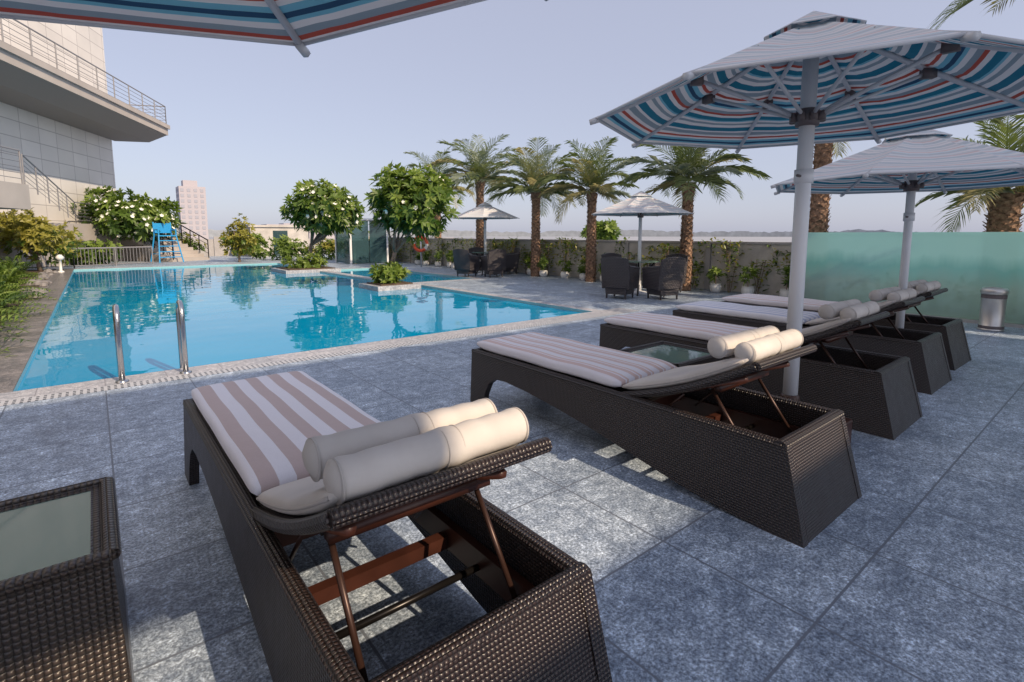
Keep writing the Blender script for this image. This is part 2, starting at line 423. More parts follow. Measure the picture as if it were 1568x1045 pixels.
def lounger(loc,towel,seed,tilt=0.0,rot=0):
    e=empty('sun_lounger',loc,rot)
    for k in ('frame','inner_rails','backrest','support_struts'):
        obj(k,lm[k],e)
    random.seed(seed)
    mb=MB(); path=[]
    y0,y1=L-.01,1.03; n=26
    for i in range(n+1):
        s=i/n; ee=min(s,1-s)*n
        sc=.45 if ee<.5 else (.85 if ee<1.5 else 1)
        path.append((y0+(y1-y0)*s,.452+.002*math.sin(i*.6+seed),sc,.975 if ee<.5 else 1))
    cushion(mb,path,.585,.085,W/2)
    obj('striped_mattress',mb.mesh('mattress',[towel],True),e)
    mb=MB(); path=[]; n=16
    for i in range(n+1):
        s=(LN-.03)*i/n-.01; ee=min(i,n-i); sc=.4 if ee==0 else (.85 if ee==1 else 1)
        y,z=bp(s,.030); path.append((y,z,sc,.97 if ee==0 else 1))
    cushion(mb,path,.575,.06,W/2,0,wob=.002)
    mb.tube([(W/2-.285,*bp((LN-.07)*i/10+.01,.028)) for i in range(11)],.006,6,1)
    obj('back_cushion',mb.mesh('backcushion',[M['fabric'],M['piping']],True),e)
    mb=MB()
    bolster(mb,.045+tilt,.605+tilt,.335,.756,.050,.012)
    bolster(mb,.04,.575,.452,.762,.051,-.02)
    obj('neck_bolsters',mb.mesh('bolsters',[M['fabric'],M['piping']],True),e)
    return e
lounger((.32,.76,0),M['towelA'],1)
lounger((2.23,.80,0),M['towelB'],2)
lounger((3.88,.92,0),M['towelB'],3,rot=.01)
lounger((5.24,1.02,0),M['towelC'],4)
lounger((6.35,1.08,0),M['towelB'],5,rot=-.01)

def side_table(x0,y0,sx,sy,h,wk):
    e=empty('wicker_side_table',(x0,y0,0)); mb=MB(); t=.045
    def ring(o,z): return [(o,o,z),(sx-o,o,z),(sx-o,sy-o,z),(o,sy-o,z)]
    vs=ring(-.02,0)+ring(0,h)+ring(t,h)+ring(t,.02)
    fs=[]
    for lv in range(3):
        for k in range(4):
            a=lv*4+k;b=lv*4+(k+1)%4; fs.append((a,b,b+4,a+4))
    mb.add(vs,fs)
    for a,b in (((0,0),(sx,0)),((sx,0),(sx,sy)),((sx,sy),(0,sy)),((0,sy),(0,0))):
        mb.tube([(*a,h),(*b,h)],.022,8,sq=.8)
    mb.box((t,t,h-.09),(sx-t,sy-t,h-.07))
    obj('body',mb.mesh('side_table_body',[wk]),e)
    mb=MB(); mb.box((t-.005,t-.005,h-.012),(sx-t+.005,sy-t+.005,h-.002)); obj('glass_top',mb.mesh('glass_top',[M['tableglass']]),e)
side_table(-.62,1.73,.60,.55,.42,M['wicker2'])
side_table(3.06,1.98,.58,.52,.40,M['wicker'])
side_table(5.72,2.2,.48,.5,.40,M['wicker'])

# ------------------------------------------------------------ patio umbrellas
def umbrella(x,y,rim,apex,R,pr=.036,base='wood',detail=True,rot=0,dy=0):
    e=empty('patio_umbrella',(x,y,0),rot)
    NS=8; NR=8
    def prof(s): return rim+(apex-rim)*max(0.0,1-s)
    def layer(dz,mat,flip,name):
        mb=MB()
        for p in range(NS):
            a0=math.pi*2*p/NS; a1=a0+math.pi*2/NS
            rr=[.16+(1-.16)*i/NR for i in range(NR+1)]
            NC=4
            def P(s,c):
                A=Vector((math.cos(a0),math.sin(a0),0)); B=Vector((math.cos(a1),math.sin(a1),0))
                q=(A*(1-c)+B*c)*R*s; sag=-.030*R*math.sin(math.pi*min(1,s))*4*c*(1-c)*(1 if s>.2 else 0)
                return Vector((q.x,q.y,prof(s)+sag+dz))
            vs=[];fs=[];uvs=[]
            for s in rr:
                for c in range(NC+1): vs.append(P(s,c/NC))
            for i in range(NR):
                for c in range(NC):
                    f=[i*(NC+1)+c,(i+1)*(NC+1)+c,(i+1)*(NC+1)+c+1,i*(NC+1)+c+1]
                    uv=[(c/NC,rr[i]*R),(c/NC,rr[i+1]*R),((c+1)/NC,rr[i+1]*R),((c+1)/NC,rr[i]*R)]
                    if flip: f.reverse(); uv.reverse()
                    fs.append(tuple(f)); uvs.append(uv)
            mb.add(vs,fs,0,uvs)
            z0=prof(.22)+.03+dz; z1=apex+.05+dz
            A=(math.cos(a0)*R*.22,math.sin(a0)*R*.22,z0);B=(math.cos(a1)*R*.22,math.sin(a1)*R*.22,z0)
            mb.add([A,B,(0,0,z1)],[(0,1,2)],0,[[(0,.3),(1,.3),(.5,.0)]])
        return obj(name,mb.mesh('canopy',[mat]),e)
    layer(0,M['can_under'],True,'canopy_lining'); layer(.006,M['can_top_lit'],False,'canopy_top')
    mb=MB()
    for p in range(NS):
        a=math.pi*2*p/NS; c,s_=math.cos(a),math.sin(a)
        def Q(s,dz): return Vector((c*R*s,s_*R*s,prof(s)+dz))
        mb.tube([Q(.05,-.03),Q(.3,-.022),Q(.65,-.02),Q(1.018,-.012)],.015 if detail else .011,6,1)
        rz=rim-.02 if detail else rim
        mb.tube([(c*.05,s_*.05,rz),Q(.52,-.035)],.012,6,1)
        if detail:
            mb.box((-.035,-.022,-.032),(.035,.022,.02),2,Matrix.Translation(Q(.52,-.035))@Matrix.Rotation(a,4,'Z'))
            mb.box((-.025,-.016,-.025),(.025,.016,.025),2,Matrix.Translation(Vector((c*.07,s_*.07,rz)))@Matrix.Rotation(a,4,'Z'))
            mb.box((-.025,-.016,-.025),(.025,.016,.025),2,Matrix.Translation(Vector((c*.07,s_*.07,apex-.13)))@Matrix.Rotation(a,4,'Z'))
            mb.tube([Q(.985,-.012),Q(1.03,-.02)],.018,6,1)
        a1=a+math.pi*2/NS
        P0=Vector((c*R,s_*R,rim)); P1=Vector((math.cos(a1)*R,math.sin(a1)*R,rim))
        mb.tube([P0,P1],.008,6,1)
    mb.lathe([(.0,-.05),(.062,-.05),(.068,0),(.06,.045),(.045,.05)],(0,0,rim-.02),16,2)
    mb.lathe([(.045,-.03),(.062,-.03),(.068,.01),(.06,.045),(.045,.05)],(0,0,apex-.13),16,2)
    mb.tube([(0,0,.1),(0,0,apex-.02)],pr,16,0)
    if detail:
        mb.lathe([(pr,0),(pr+.010,0),(pr+.010,.08),(pr,.08)],(0,0,rim*.80),16,0)
        mb.tube([(-.09,0,rim*.80+.04),(.09,0,rim*.80+.04)],.008,8,2)
    obj('pole_and_ribs',mb.mesh('umbrella_frame',[M['alu'],M['ribgrey'],M['hubdark']],True),e)
    mb=MB()
    if base=='wood':
        mb.box((-.27,-.27,.0),(.27,.27,.16)); mb.box((-.2,-.2,.16),(.2,.2,.20)); mb.lathe([(.06,.2),(.055,.30),(.045,.31)],(0,0,0),16)
        obj('base',mb.mesh('umbrella_base',[M['wood']]),e,bevel=.01)
    else:
        mb.lathe([(0,.0),(.24,.0),(.24,.05),(.06,.08),(.05,.3),(.036,.3)],(0,0,0),20); obj('base',mb.mesh('umbrella_base',[M['alu']],True),e)
    return e
umbrella(3.32,1.34,2.00,2.52,1.23,.042)
umbrella(-.25,1.15,2.00,2.52,1.28,.042)
umbrella(6.15,1.5,1.78,2.27,1.25,.036)
umbrella(9.16,6.94,1.72,2.16,1.08,.036,base='metal',detail=False,rot=.3)
umbrella(9.75,13.4,1.80,2.26,1.08,.04,base='metal',detail=False,rot=.1)

# ------------------------------------------------------------ armchairs / tables
def chair_mesh():
    mb=MB()
    def slab(pts_lo,pts_hi):
        mb.add(pts_lo+pts_hi,[(0,1,5,4),(1,2,6,5),(2,3,7,6),(3,0,4,7),(4,5,6,7),(3,2,1,0)])
    a=.19
    slab([(-a-.03,-a-.02,.09),(a+.03,-a-.02,.09),(a+.03,a+.03,.09),(-a-.03,a+.03,.09)],[(-.24,-.24,.40),(.24,-.24,.40),(.24,.24,.40),(-.24,.24,.40)])
    for s in (-1,1):
        x0,x1=s*.245,s*.295
        lo=[(x0,-.26,.20),(x1,-.26,.20),(x1,.24,.20),(x0,.24,.20)]; hi=[(x0*1.03,-.27,.60),(x1*1.05,-.27,.60),(x1*1.05,.27,.66),(x0*1.03,.27,.66)]
        if s<0: lo=[lo[1],lo[0],lo[3],lo[2]]; hi=[hi[1],hi[0],hi[3],hi[2]]
        slab(lo,hi)
        mb.tube([(s*.285,-.28,.60),(s*.285,.27,.66)],.032,8)
    N=8; vs=[];fs=[]
    for i in range(N+1):
        t=-1+2*i/N; x=t*.29; yo=.30-.06*t*t
        for (z,yy) in ((.22,yo-.03),(.86-.05*t*t,yo+.09)):
            vs+=[(x,yy,z),(x,yy-.045,z)]
    for i in range(N):
        b=i*4; n=b+4
        fs+=[(b,n,n+2,b+2),(b+1,b+3,n+3,n+1),(b+2,n+2,n+3,b+3),(b,b+1,n+1,n)]
    fs+=[(0,2,3,1),(N*4,N*4+1,N*4+3,N*4+2)]
    mb.add(vs,fs)
    for sx in (-.2,.2):
        for sy in (-.19,.2): mb.tube([(sx,sy,0),(sx,sy,.12)],[.018,.024],8)
    mb.box((-.235,-.25,.401),(.235,.23,.455),1)
    return mb.mesh('armchair',[M['wickerfar'],M['fabric']])
cm=chair_mesh()
def chair(x,y,face):
    e=empty('wicker_armchair',(x,y,0),face+math.pi/2); obj('seat_and_back',cm,e,bevel=.008); return e
def table(x,y):
    e=empty('dining_table',(x,y,0)); mb=MB()
    mb.lathe([(0,.71),(.43,.71),(.43,.73),(0,.73)],segs=28,mat=1); 
    for a in range(4):
        an=a*math.pi/2+.6; mb.tube([(.33*math.cos(an),.33*math.sin(an),0),(.08*math.cos(an),.08*math.sin(an),.4),(.33*math.cos(an),.33*math.sin(an),.71)],.018,8,0)
    obj('top_and_legs',mb.mesh('table',[M['blackmetal'],M['tableglass']]),e)
for tx,ty in ((9.16,6.94),(9.75,13.4)):
    table(tx,ty)
    for k,an in enumerate((-1.9,-2.95,-.2,1.2)):
        r=.84; cx,cy=tx+r*math.cos(an),ty+r*math.sin(an)
        chair(cx,cy,math.atan2(ty-cy,tx-cx)+ru(-.2,.2))

# ------------------------------------------------------------ foliage
def leaf(mb,p,d,up,l,w,mat,fold=.25,droop=.2):
    d=d.normalized(); s=d.cross(up)
    if s.length<1e-3: s=d.cross(Vector((1,0,0)))
    s.normalize(); n=s.cross(d)
    m=p+d*l*.5+n*l*.06; tip=p+d*l-Vector((0,0,1))*l*droop
    a=m+s*w*.5-n*w*fold*.3; b=m-s*w*.5-n*w*fold*.3
    mb.add([p,a,tip,b],[(0,1,2,3)],mat)
def rvec():
    while True:
        v=Vector((ru(-1,1),ru(-1,1),ru(-1,1)))
        if .05<v.length<1: return v.normalized()
def crown(mb,c,rx,ry,rz,ncl,per,ll,lw,mats,flowers=0,lumps=7,fm=0,seed=0,droop=.25,spread=.5):
    random.seed(seed)
    c=Vector(c); lum=[]
    for i in range(lumps):
        d=rvec(); lum.append((Vector((d.x*rx*spread,d.y*ry*spread,d.z*rz*spread)),ru(.42,.60)))
    pts=[]
    for i in range(ncl):
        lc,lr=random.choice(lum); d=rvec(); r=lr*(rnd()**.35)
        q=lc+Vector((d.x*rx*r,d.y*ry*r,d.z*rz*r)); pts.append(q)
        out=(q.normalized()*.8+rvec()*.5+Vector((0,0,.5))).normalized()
        leaf_tone=q.z/rz*.6+rnd()*.9  # higher clusters score lighter, top light painted into leaf colour
        mt=mats[2] if leaf_tone>.65 else (mats[1] if leaf_tone>.05 else mats[0])
        a=out.cross(Vector((.3,.5,.8))).normalized(); b=out.cross(a)
        for k in range(per):
            an=2*math.pi*k/per+rnd()*.6; sp=ru(.6,1.5)
            dd=(out*math.cos(sp)+(a*math.cos(an)+b*math.sin(an))*math.sin(sp))
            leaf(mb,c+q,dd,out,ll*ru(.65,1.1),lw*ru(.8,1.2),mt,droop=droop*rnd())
        if flowers and rnd()<flowers:
            f=c+q+out*ll*.35
            for k in range(5):
                an=k*1.2566; dd=(out*.5+a*math.cos(an)+b*math.sin(an))
                leaf(mb,f,dd,out,ll*.30,ll*.24,fm,droop=0)
    return [c+p for p in pts]
def branches(mb,base,pts,r,k=9,mat=0,fork=.45):
    base=Vector(base); cen=sum(pts,Vector((0,0,0)))/len(pts)
    fp=base.lerp(cen,fork); fp.x=base.x+(cen.x-base.x)*.3; fp.y=base.y+(cen.y-base.y)*.3
    mid=base.lerp(fp,.5)+Vector((ru(-.05,.05),ru(-.05,.05),0))
    mb.tube([base,mid,fp],[r*1.25,r,r*.85],8,mat)
    for i in range(k):
        t=random.choice(pts); m=fp.lerp(t,.5)+Vector((ru(-.15,.15),ru(-.15,.15),-.1))
        mb.tube([fp-Vector((0,0,.05)),m,t],[r*.6,r*.4,r*.12],6,mat)
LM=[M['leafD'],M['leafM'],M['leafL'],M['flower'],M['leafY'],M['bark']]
def tree(name,base,c,r,ncl,per,ll,lw,mats=(0,1,2),flowers=0,seed=1,tr=.07,k=9,lumps=12,fork=.45,spread=.5):
    e=empty(name,(0,0,0)); mb=MB()
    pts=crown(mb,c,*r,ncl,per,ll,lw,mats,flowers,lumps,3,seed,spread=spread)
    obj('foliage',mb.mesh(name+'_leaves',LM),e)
    mb=MB(); branches(mb,base,pts,tr,k,fork=fork); obj('trunk',mb.mesh(name+'_trunk',[M['bark']],True),e)
tree('frangipani_tree',(5.75,12.0,.1),(6.25,11.6,2.08),(1.15,1.15,.98),640,8,.24,.085,mats=(0,1,2),flowers=.12,seed=11,tr=.06,fork=.4,lumps=16,spread=.45)
tree('frangipani_tree',(6.0,19.4,.1),(6.6,19.0,2.22),(1.55,1.55,1.15),640,8,.29,.11,mats=(0,1,2),flowers=.34,seed=12,tr=.07,fork=.4,lumps=16,spread=.45)
tree('frangipani_tree',(1.7,30.6,0),(1.75,30.6,2.35),(2.5,2.2,1.45),700,8,.36,.14,mats=(0,1,2),flowers=.50,seed=13,tr=.1)
tree('yellow_shrub_tree',(-1.5,24.7,0),(-1.5,24.7,1.30),(1.6,1.3,1.2),600,7,.20,.075,mats=(1,4,4),seed=14,tr=.06,lumps=16)
tree('yellow_shrub_tree',(5.3,26.8,0),(5.3,26.8,1.15),(.85,.8,1.0),260,7,.2,.08,mats=(1,4,4),seed=15,tr=.05)
def shrub(c,r,n,ll,lw,mats,seed,per=7):
    mb=MB(); crown(mb,c,*r,n,per,ll,lw,mats,0,6,3,seed); obj('shrub',mb.mesh('shrub',LM))
def planter(x,y,s,seed,sy=None):
    sy=sy or s
    e=empty('planter_bed',(x,y,0)); mb=MB()
    mb.box((-s/2,-sy/2,-.5),(s/2,sy/2,.06)); mb.box((-s/2+.15,-sy/2+.15,.06),(s/2-.15,sy/2-.15,.09),1)
    obj('kerb',mb.mesh('planter',[M['coping'],M['soil']]),e)
    mb=MB(); crown(mb,(0,0,.32),s*.42,sy*.42,.36,190,7,.17,.06,(1,2,2),0,7,3,seed)
    obj('ground_cover',mb.mesh('planter_plants',LM),e)
planter(5.75,12.0,1.15,21); planter(6.0,19.4,1.9,22)
for i,(x,y,r) in enumerate([(-1.60,8.2,.95),(-1.55,9.4,1.0),(-1.50,10.9,1.05),(-1.60,12.4,1.05),(-1.65,14.2,1.05),(-1.8,16.4,1.0),(-1.9,19,1.0),(-2.0,22,1.1)]):
    mb=MB(); random.seed(40+i)
    for k in range(75):
        a=ru(0,6.28); el=ru(.3,1.45); d=Vector((math.cos(a)*math.cos(el),math.sin(a)*math.cos(el),math.sin(el)))
        l=r*ru(.6,1.15); p=Vector((x+ru(-.25,.25),y+ru(-.35,.35),.0)); pr=p; leaf_tone=random.choice((1,1,2,2,0))  # leaf colour index picked at random
        for sgm in range(6):
            q=p+d*l*(sgm+1)/6-Vector((0,0,1))*l*.5*((sgm+1)/6)**2
            sdv=d.cross(Vector((0,0,1))).normalized(); sd=sdv*.012
            mb.add([pr-sd,pr+sd,q+sd*.7,q-sd*.7],[(0,1,2,3)],leaf_tone)
            for sg in (-1,1):
                for ft in (.0,.5):
                    bb=pr.lerp(q,ft); leaf(mb,bb,(d*.8+sdv*sg),Vector((0,0,1)),.17,.035,leaf_tone)
            pr=q
    obj('fern_plant',mb.mesh('fern',LM))
for i,(c,r,n) in enumerate([((7.6,27.5,.55),(1.2,.8,.6),160),((9.3,26.5,.5),(1.2,.7,.6),150),((6.6,29.5,.6),(1.3,.8,.7),160),((11,24.5,.6),(1.2,1.2,.8),200),((-.2,28.5,.6),(1.3,.8,.7),160),((3.3,31.8,.7),(1.6,.8,.9),180)]):
    shrub(c,r,n,.24,.09,(0,1,4) if i%2 else (0,1,2),60+i)

def palm(x,y,H,R,tr,seed,n=26,dry=.3,lean=(0,0),wide=.030):
    random.seed(seed); e=empty('palm_tree',(x,y,0)); mb=MB()
    nz=int(H/.1)+2; pts=[];rs=[]
    def rad(s): return tr*(1.1-.25*s+(.35*max(0,s-.85)/.15 if s>.85 else 0))
    for i in range(nz):
        s=i/(nz-1); pts.append((lean[0]*s*s,lean[1]*s*s,H*s)); rs.append(rad(s)*(1+.05*(i%2)))
    mb.tube(pts,rs,12,0)
    ns=int(H/.055)
    for i in range(ns):
        s=i/ns; z=H*s; rr=rad(s)
        for k in range(6):
            a=k*math.pi/3+(i%2)*math.pi/6+.25*i*.3; cx,cy=lean[0]*s*s,lean[1]*s*s
            o=Vector((math.cos(a),math.sin(a),0)); t=Vector((-o.y,o.x,0)); c=Vector((cx,cy,z))
            w=rr*.48*ru(.8,1.1); ot=ru(1.15,1.35)
            mb.add([c+o*rr*.92-t*w,c+o*rr*.92+t*w,c+o*rr*ot+Vector((0,0,.06))+t*w*.3,c+o*rr*ot+Vector((0,0,.06))-t*w*.3,c+o*rr*.9+Vector((0,0,.09))],[(0,1,2,3),(3,2,4)],0)
    obj('trunk',mb.mesh('palm_trunk',[M['palmbark']]),e)
    mb=MB(); top=Vector((lean[0],lean[1],H))
    for i in range(n):
        u=(i+.5)/n; az=i*2.39996+ru(-.3,.3); el=math.radians(84-92*u+ru(-8,8)); Lf=R*ru(.75,1.12)
        mt=1 if (u>.4 and rnd()<dry) else (2 if rnd()<.45 else 0)
        prev=top+Vector((0,0,.05)); NSEG=13; twist=ru(-.3,.3); dr=ru(.7,1.4)
        for sgi in range(NSEG):
            s=(sgi+1)/NSEG; ea=el-s*s*dr; azz=az+twist*s
            d=Vector((math.cos(azz)*math.cos(ea),math.sin(azz)*math.cos(ea),math.sin(ea)))
            q=prev+d*Lf/NSEG; sd=d.cross(Vector((0,0,1))).normalized(); nn=sd.cross(d)
            wv=.016*(1.2-s); mb.add([prev-sd*wv,prev+sd*wv,q+sd*wv,q-sd*wv],[(0,1,2,3)],mt)
            if s>.14:
                ll=Lf*.30*max(0.0,math.sin(math.pi*min(1,(.12+.86*s))))**.6*ru(.85,1.1)+.05
                for sg in (-1,1):
                    for ft in (0,.33,.66):
                        if rnd()<.08: continue
                        b=prev.lerp(q,ft); dd=(sd*sg*.75+d*(.6+.5*s)+nn*ru(.1,.45)+Vector((0,0,-.1))).normalized()
                        m_=b+dd*ll*.55; t_=b+dd*ll-Vector((0,0,1))*ll*ru(.1,.35)
                        ws=d*wide*.5
                        mb.add([b-ws*.6,b+ws*.6,m_+ws,t_,m_-ws],[(0,1,2,3,4)],mt)
            prev=q
    obj('fronds',mb.mesh('palm_fronds',[M['palmA'],M['palmB'],M['palmC']]),e)
palm(10.6,6.73,2.45,1.70,.125,101,n=30,dry=.2)
palm(10.6,9.65,2.40,1.6,.125,102,n=28,dry=.5)
palm(10.6,11.93,2.55,1.8,.13,103,n=30,dry=.5)
palm(10.7,15.0,3.15,1.9,.14,104,n=30,dry=.4)
palm(11.6,19.4,3.1,2.0,.14,105,n=26,dry=.5)
palm(10.42,3.9,3.4,1.5,.15,106,n=24)
palm(11.5,1.55,1.95,1.5,.21,107,n=24,dry=.3)
palm(9.6,.35,4.6,2.2,.18,108,n=24)

# ------------------------------------------------------------ boundary wall, creepers, glass fence, pots
mb=MB(); mb.box((11.3,4.1,-.0),(11.5,25,1.08)); mb.box((11.26,4.1,1.08),(11.54,25,1.13),1)
y=4.1
while y<25:
    mb.box((11.24,y,0),(11.3,y+.12,1.08),1); y+=2.4
obj('boundary_wall',mb.mesh('boundary_wall',[M['stucco'],M['concrete']]))
mb=MB(); random.seed(77)
y=4.5
while y<24.5:
    w=ru(.22,.46); hh=ru(.6,1.2); x=11.05
    for k in range(int(60+90*w*hh*2)):
        p=Vector((x+ru(-.18,.2),y+ru(-w,w)*ru(.3,1),hh*(rnd()**.6)+.0))
        d=rvec(); d.z=abs(d.z)*.6; leaf(mb,p,d,Vector((0,0,1)),ru(.10,.17),ru(.05,.08),random.choice((0,1,1,2,4,4)) )
    for k in range(4): mb.tube([(x,y+ru(-.05,.05),0),(x+ru(-.05,.1),y+ru(-w,w)*.6,hh)],.008,4,5)
    y+=ru(.5,.95)
for k in range(2600):
    yy=ru(4.2,24.8)
    if math.sin(yy*1.9)+math.sin(yy*4.3)*.6<-.5: continue
    zz=1.06+.08*math.sin(yy*2.3)+.06*math.sin(yy*5.1)-abs(random.gauss(0,.2)); p=Vector((11.22+ru(-.08,.2),yy,zz)); d=rvec(); leaf(mb,p,d,Vector((0,0,1)),ru(.08,.14),.055,random.choice((0,1,2,4,4)))
obj('creeper_hedge',mb.mesh('creepers',LM))
potm=MB(); potm.lathe([(0,0),(.085,0),(.12,.06),(.13,.14),(.11,.19),(.125,.20),(.10,.20),(.09,.17),(0,.17)],segs=18); potme=potm.mesh('pot',[M['white']],True)
random.seed(5)
for i in range(20):
    y=4.5+i*.80+ru(-.15,.15); x=10.72+ru(-.1,.1)
    e=empty('flower_pot',(x,y,0)); obj('pot',potme,e)
    mb=MB(); crown(mb,(0,0,.38+ru(0,.1)),.16,.16,.22,26,6,.13,.04,(0,1,2),0,3,3,200+i); mb.tube([(0,0,.17),(0,0,.4)],.01,5,5)
    obj('plant',mb.mesh('pot_plant',LM),e)
e=empty('glass_fence'); mb=MB()
ys=[4.02,2.45,.85,-.85,-2.55,-4.2]
for a,b in zip(ys[:-1],ys[1:]): mb.box((10.0,b+.012,.05),(10.014,a-.012,1.33))
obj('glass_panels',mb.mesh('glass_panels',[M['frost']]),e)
mb=MB()
mb.box((9.95,-4.3,0),(10.07,4.1,.05))
for a in ys:
    mb.box((10.02,a-.03,.05),(10.05,a+.03,.3)); mb.lathe([(.0,0),(.025,0),(.025,.03),(0,.03)],(10.0,a,1.33),10)
obj('base_channel',mb.mesh('fence_channel',[M['steelr']]),e)
e=empty('litter_bin',(9.42,1.28,0)); mb=MB()
mb.lathe([(0,.0),(.135,0),(.14,.02),(.13,.03),(.13,.50),(.145,.51),(.145,.56),(.12,.58),(.09,.58),(.09,.5),(0,.5)],segs=24)
obj('body',mb.mesh('bin',[M['steelr']],True),e)
mb=MB(); mb.lathe([(.132,.44),(.134,.44),(.134,.49),(.132,.49)],segs=24); mb.lathe([(.132,.03),(.134,.03),(.134,.07),(.132,.07)],segs=24); obj('band',mb.mesh('bin_band',[M['hubdark']]),e)
# low clipped hedge outside the glass fence
mb=MB(); random.seed(88)
for k in range(1300):
    p=Vector((10.8+ru(-.3,.35),ru(-4.2,3.6),ru(.05,.55))); leaf(mb,p,rvec(),Vector((0,0,1)),ru(.10,.18),.07,random.choice((0,1,1,2)))
obj('clipped_hedge',mb.mesh('hedge',LM))

# ------------------------------------------------------------ hotel building on the left
hb=empty('hotel_building',(.6,33,0),math.atan2(-.904,-.427))
def railing(mb,p0,p1,h,sp=1.2,bars=4,mat=0,r=.02,vert=False):
    p0,p1=Vector(p0),Vector(p1); n=max(1,int((p1-p0).length/sp))
    for i in range(n+1):
        q=p0.lerp(p1,i/n); mb.tube([q,q+Vector((0,0,h))],r,6,mat)
    mb.tube([p0+Vector((0,0,h)),p1+Vector((0,0,h))],r*1.2,6,mat)
    if vert:
        m=int((p1-p0).length/.13)
        for i in range(m+1):
            q=p0.lerp(p1,i/m); mb.tube([q+Vector((0,0,.08)),q+Vector((0,0,h))],r*.45,4,mat)
        mb.tube([p0+Vector((0,0,.08)),p1+Vector((0,0,.08))],r*.7,4,mat)
    else:
        for k in range(1,bars+1):
            z=h*k/(bars+1); mb.tube([p0+Vector((0,0,z)),p1+Vector((0,0,z))],r*.5,4,mat)
mb=MB(); mb.box((-1.3,-14,0),(46,0,22),0)
obj('main_block',mb.mesh('main_block',[M['panels']]),hb)
mb=MB()
mb.box((-1.6,.01,6.50),(46,2.5,6.92),0); mb.box((-1.6,-8,6.50),(-1.31,.0,6.92),0)
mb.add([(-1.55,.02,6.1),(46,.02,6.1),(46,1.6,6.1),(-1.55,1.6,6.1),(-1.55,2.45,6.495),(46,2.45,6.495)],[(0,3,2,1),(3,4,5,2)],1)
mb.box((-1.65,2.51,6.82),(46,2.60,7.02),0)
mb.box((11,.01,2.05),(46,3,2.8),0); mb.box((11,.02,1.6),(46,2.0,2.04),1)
obj('balcony_slabs',mb.mesh('balcony_slabs',[M['slabbrown'],M['soffit']]),hb)
mb=MB(); railing(mb,(-1.55,2.46,6.92),(40,2.46,6.92),1.05,1.3,5,0,.022); railing(mb,(-1.55,2.46,6.92),(-1.55,.1,6.92),1.05,1.3,5,0,.022)
railing(mb,(11.1,2.9,2.8),(40,2.9,2.8),1.0,1.3,5,0,.02); railing(mb,(4,.7,1.75),(11,2.9,2.8),.9,1.3,5,0,.02); railing(mb,(-1,.7,1.75),(4,.7,1.75),.9,1.3,5,0,.02)
obj('balcony_railings',mb.mesh('balcony_railings',[M['railmetal']]),hb)
mb=MB()
for i in range(8):
    mb.box((11.5+i*3.2,.02,.1),(13.9+i*3.2,.06,1.5),0)
mb.box((-1.2,.02,1.0),(10.9,.8,1.75),1); mb.box((-1.2,.03,0),(10.9,.6,1.0),1)
obj('ground_floor_glazing',mb.mesh('glazing',[M['cabinglass'],M['slabbrown']]),hb)

mb=MB(); railing(mb,(-.6,25.9,0),(2.0,27.4,0),.75,1.3,vert=True,r=.025); railing(mb,(-4,25.7,0),(-.6,25.9,0),.75,1.3,vert=True,r=.025)
obj('metal_fence',mb.mesh('metal_fence',[M['railmetal']]))
st=empty('staircase',(4.6,30.2,0),math.radians(128)); mb=MB()
for i in range(8): mb.box((i*.32,0,0),(2.9,2.2,.16*(i+1)))
mb.box((2.9,0,0),(6,2.2,1.28)); obj('steps',mb.mesh('steps',[M['slabbrown']]),st)
mb=MB()
for yy in (.05,2.15):
    railing(mb,(0,yy,.1),(2.6,yy,1.35),.9,.5,3,r=.025); railing(mb,(2.6,yy,1.35),(6,yy,1.35),.9,.8,3,r=.025)
obj('handrails',mb.mesh('handrails',[M['blackmetal']]),st)
lc=empty('lifeguard_chair',(2.65,28.7,0),.3); mb=MB()
for sx in (-1,1):
    mb.tube([(sx*.5,-.45,0),(sx*.36,-.2,1.25),(sx*.36,-.2,1.5)],.03,8); mb.tube([(sx*.5,.45,0),(sx*.36,.25,1.25),(sx*.36,.3,1.85)],.03,8)
    mb.tube([(sx*.36,-.2,1.5),(sx*.36,.28,1.5)],.028,8); mb.tube([(sx*.46,-.38,.4),(sx*.46,.38,.4)],.022,6)
for z in (.25,.5,.75,1.0): mb.tube([(-.5+z*.11,-.45+z*.2,z),(.5-z*.11,-.45+z*.2,z)],.024,6)
mb.box((-.36,-.22,1.2),(.36,.27,1.25)); mb.box((-.36,.27,1.35),(.36,.31,1.8))
obj('frame_and_seat',mb.mesh('lifeguard_chair',[M['blueframe']]),lc)
gc=empty('glass_cabin',(9.5,22.6,0)); mb=MB()
for x in (-.85,.85):
    for y in (-.85,.85): mb.box((x-.04,y-.04,0),(x+.04,y+.04,1.9),1)
mb.box((-.92,-.92,1.9),(.92,.92,1.98),1); mb.box((-.81,-.86,.04),(-.03,-.84,1.9)); mb.box((.03,-.86,.04),(.81,-.84,1.9)); mb.box((-.86,-.81,.04),(-.84,.81,1.9)); mb.box((.84,-.81,.04),(.86,.81,1.9))
mb.box((-.5,.2,0),(.5,.8,1.0),2)
obj('panes_and_frame',mb.mesh('glass_cabin',[M['cabinglass'],M['alu'],M['white']]),gc)
lb=empty('lifebuoy_stand',(10.1,18.2,0)); mb=MB(); mb.tube([(0,0,0),(0,0,1.25)],.03,8,1)
for k in range(24):
    a0=2*math.pi*k/24;a1=2*math.pi*(k+1)/24
    f=lambda a:(-.08+.0,.27*math.cos(a),.92+.27*math.sin(a)); mb.tube([f(a0),f(a1)],.06,8,0 if (k//3)%4 else 2,cap=False)
o=obj('ring_and_post',mb.mesh('lifebuoy',[M['red'],M['steel'],M['white']],True),lb); lb.rotation_euler=(0,0,.8)
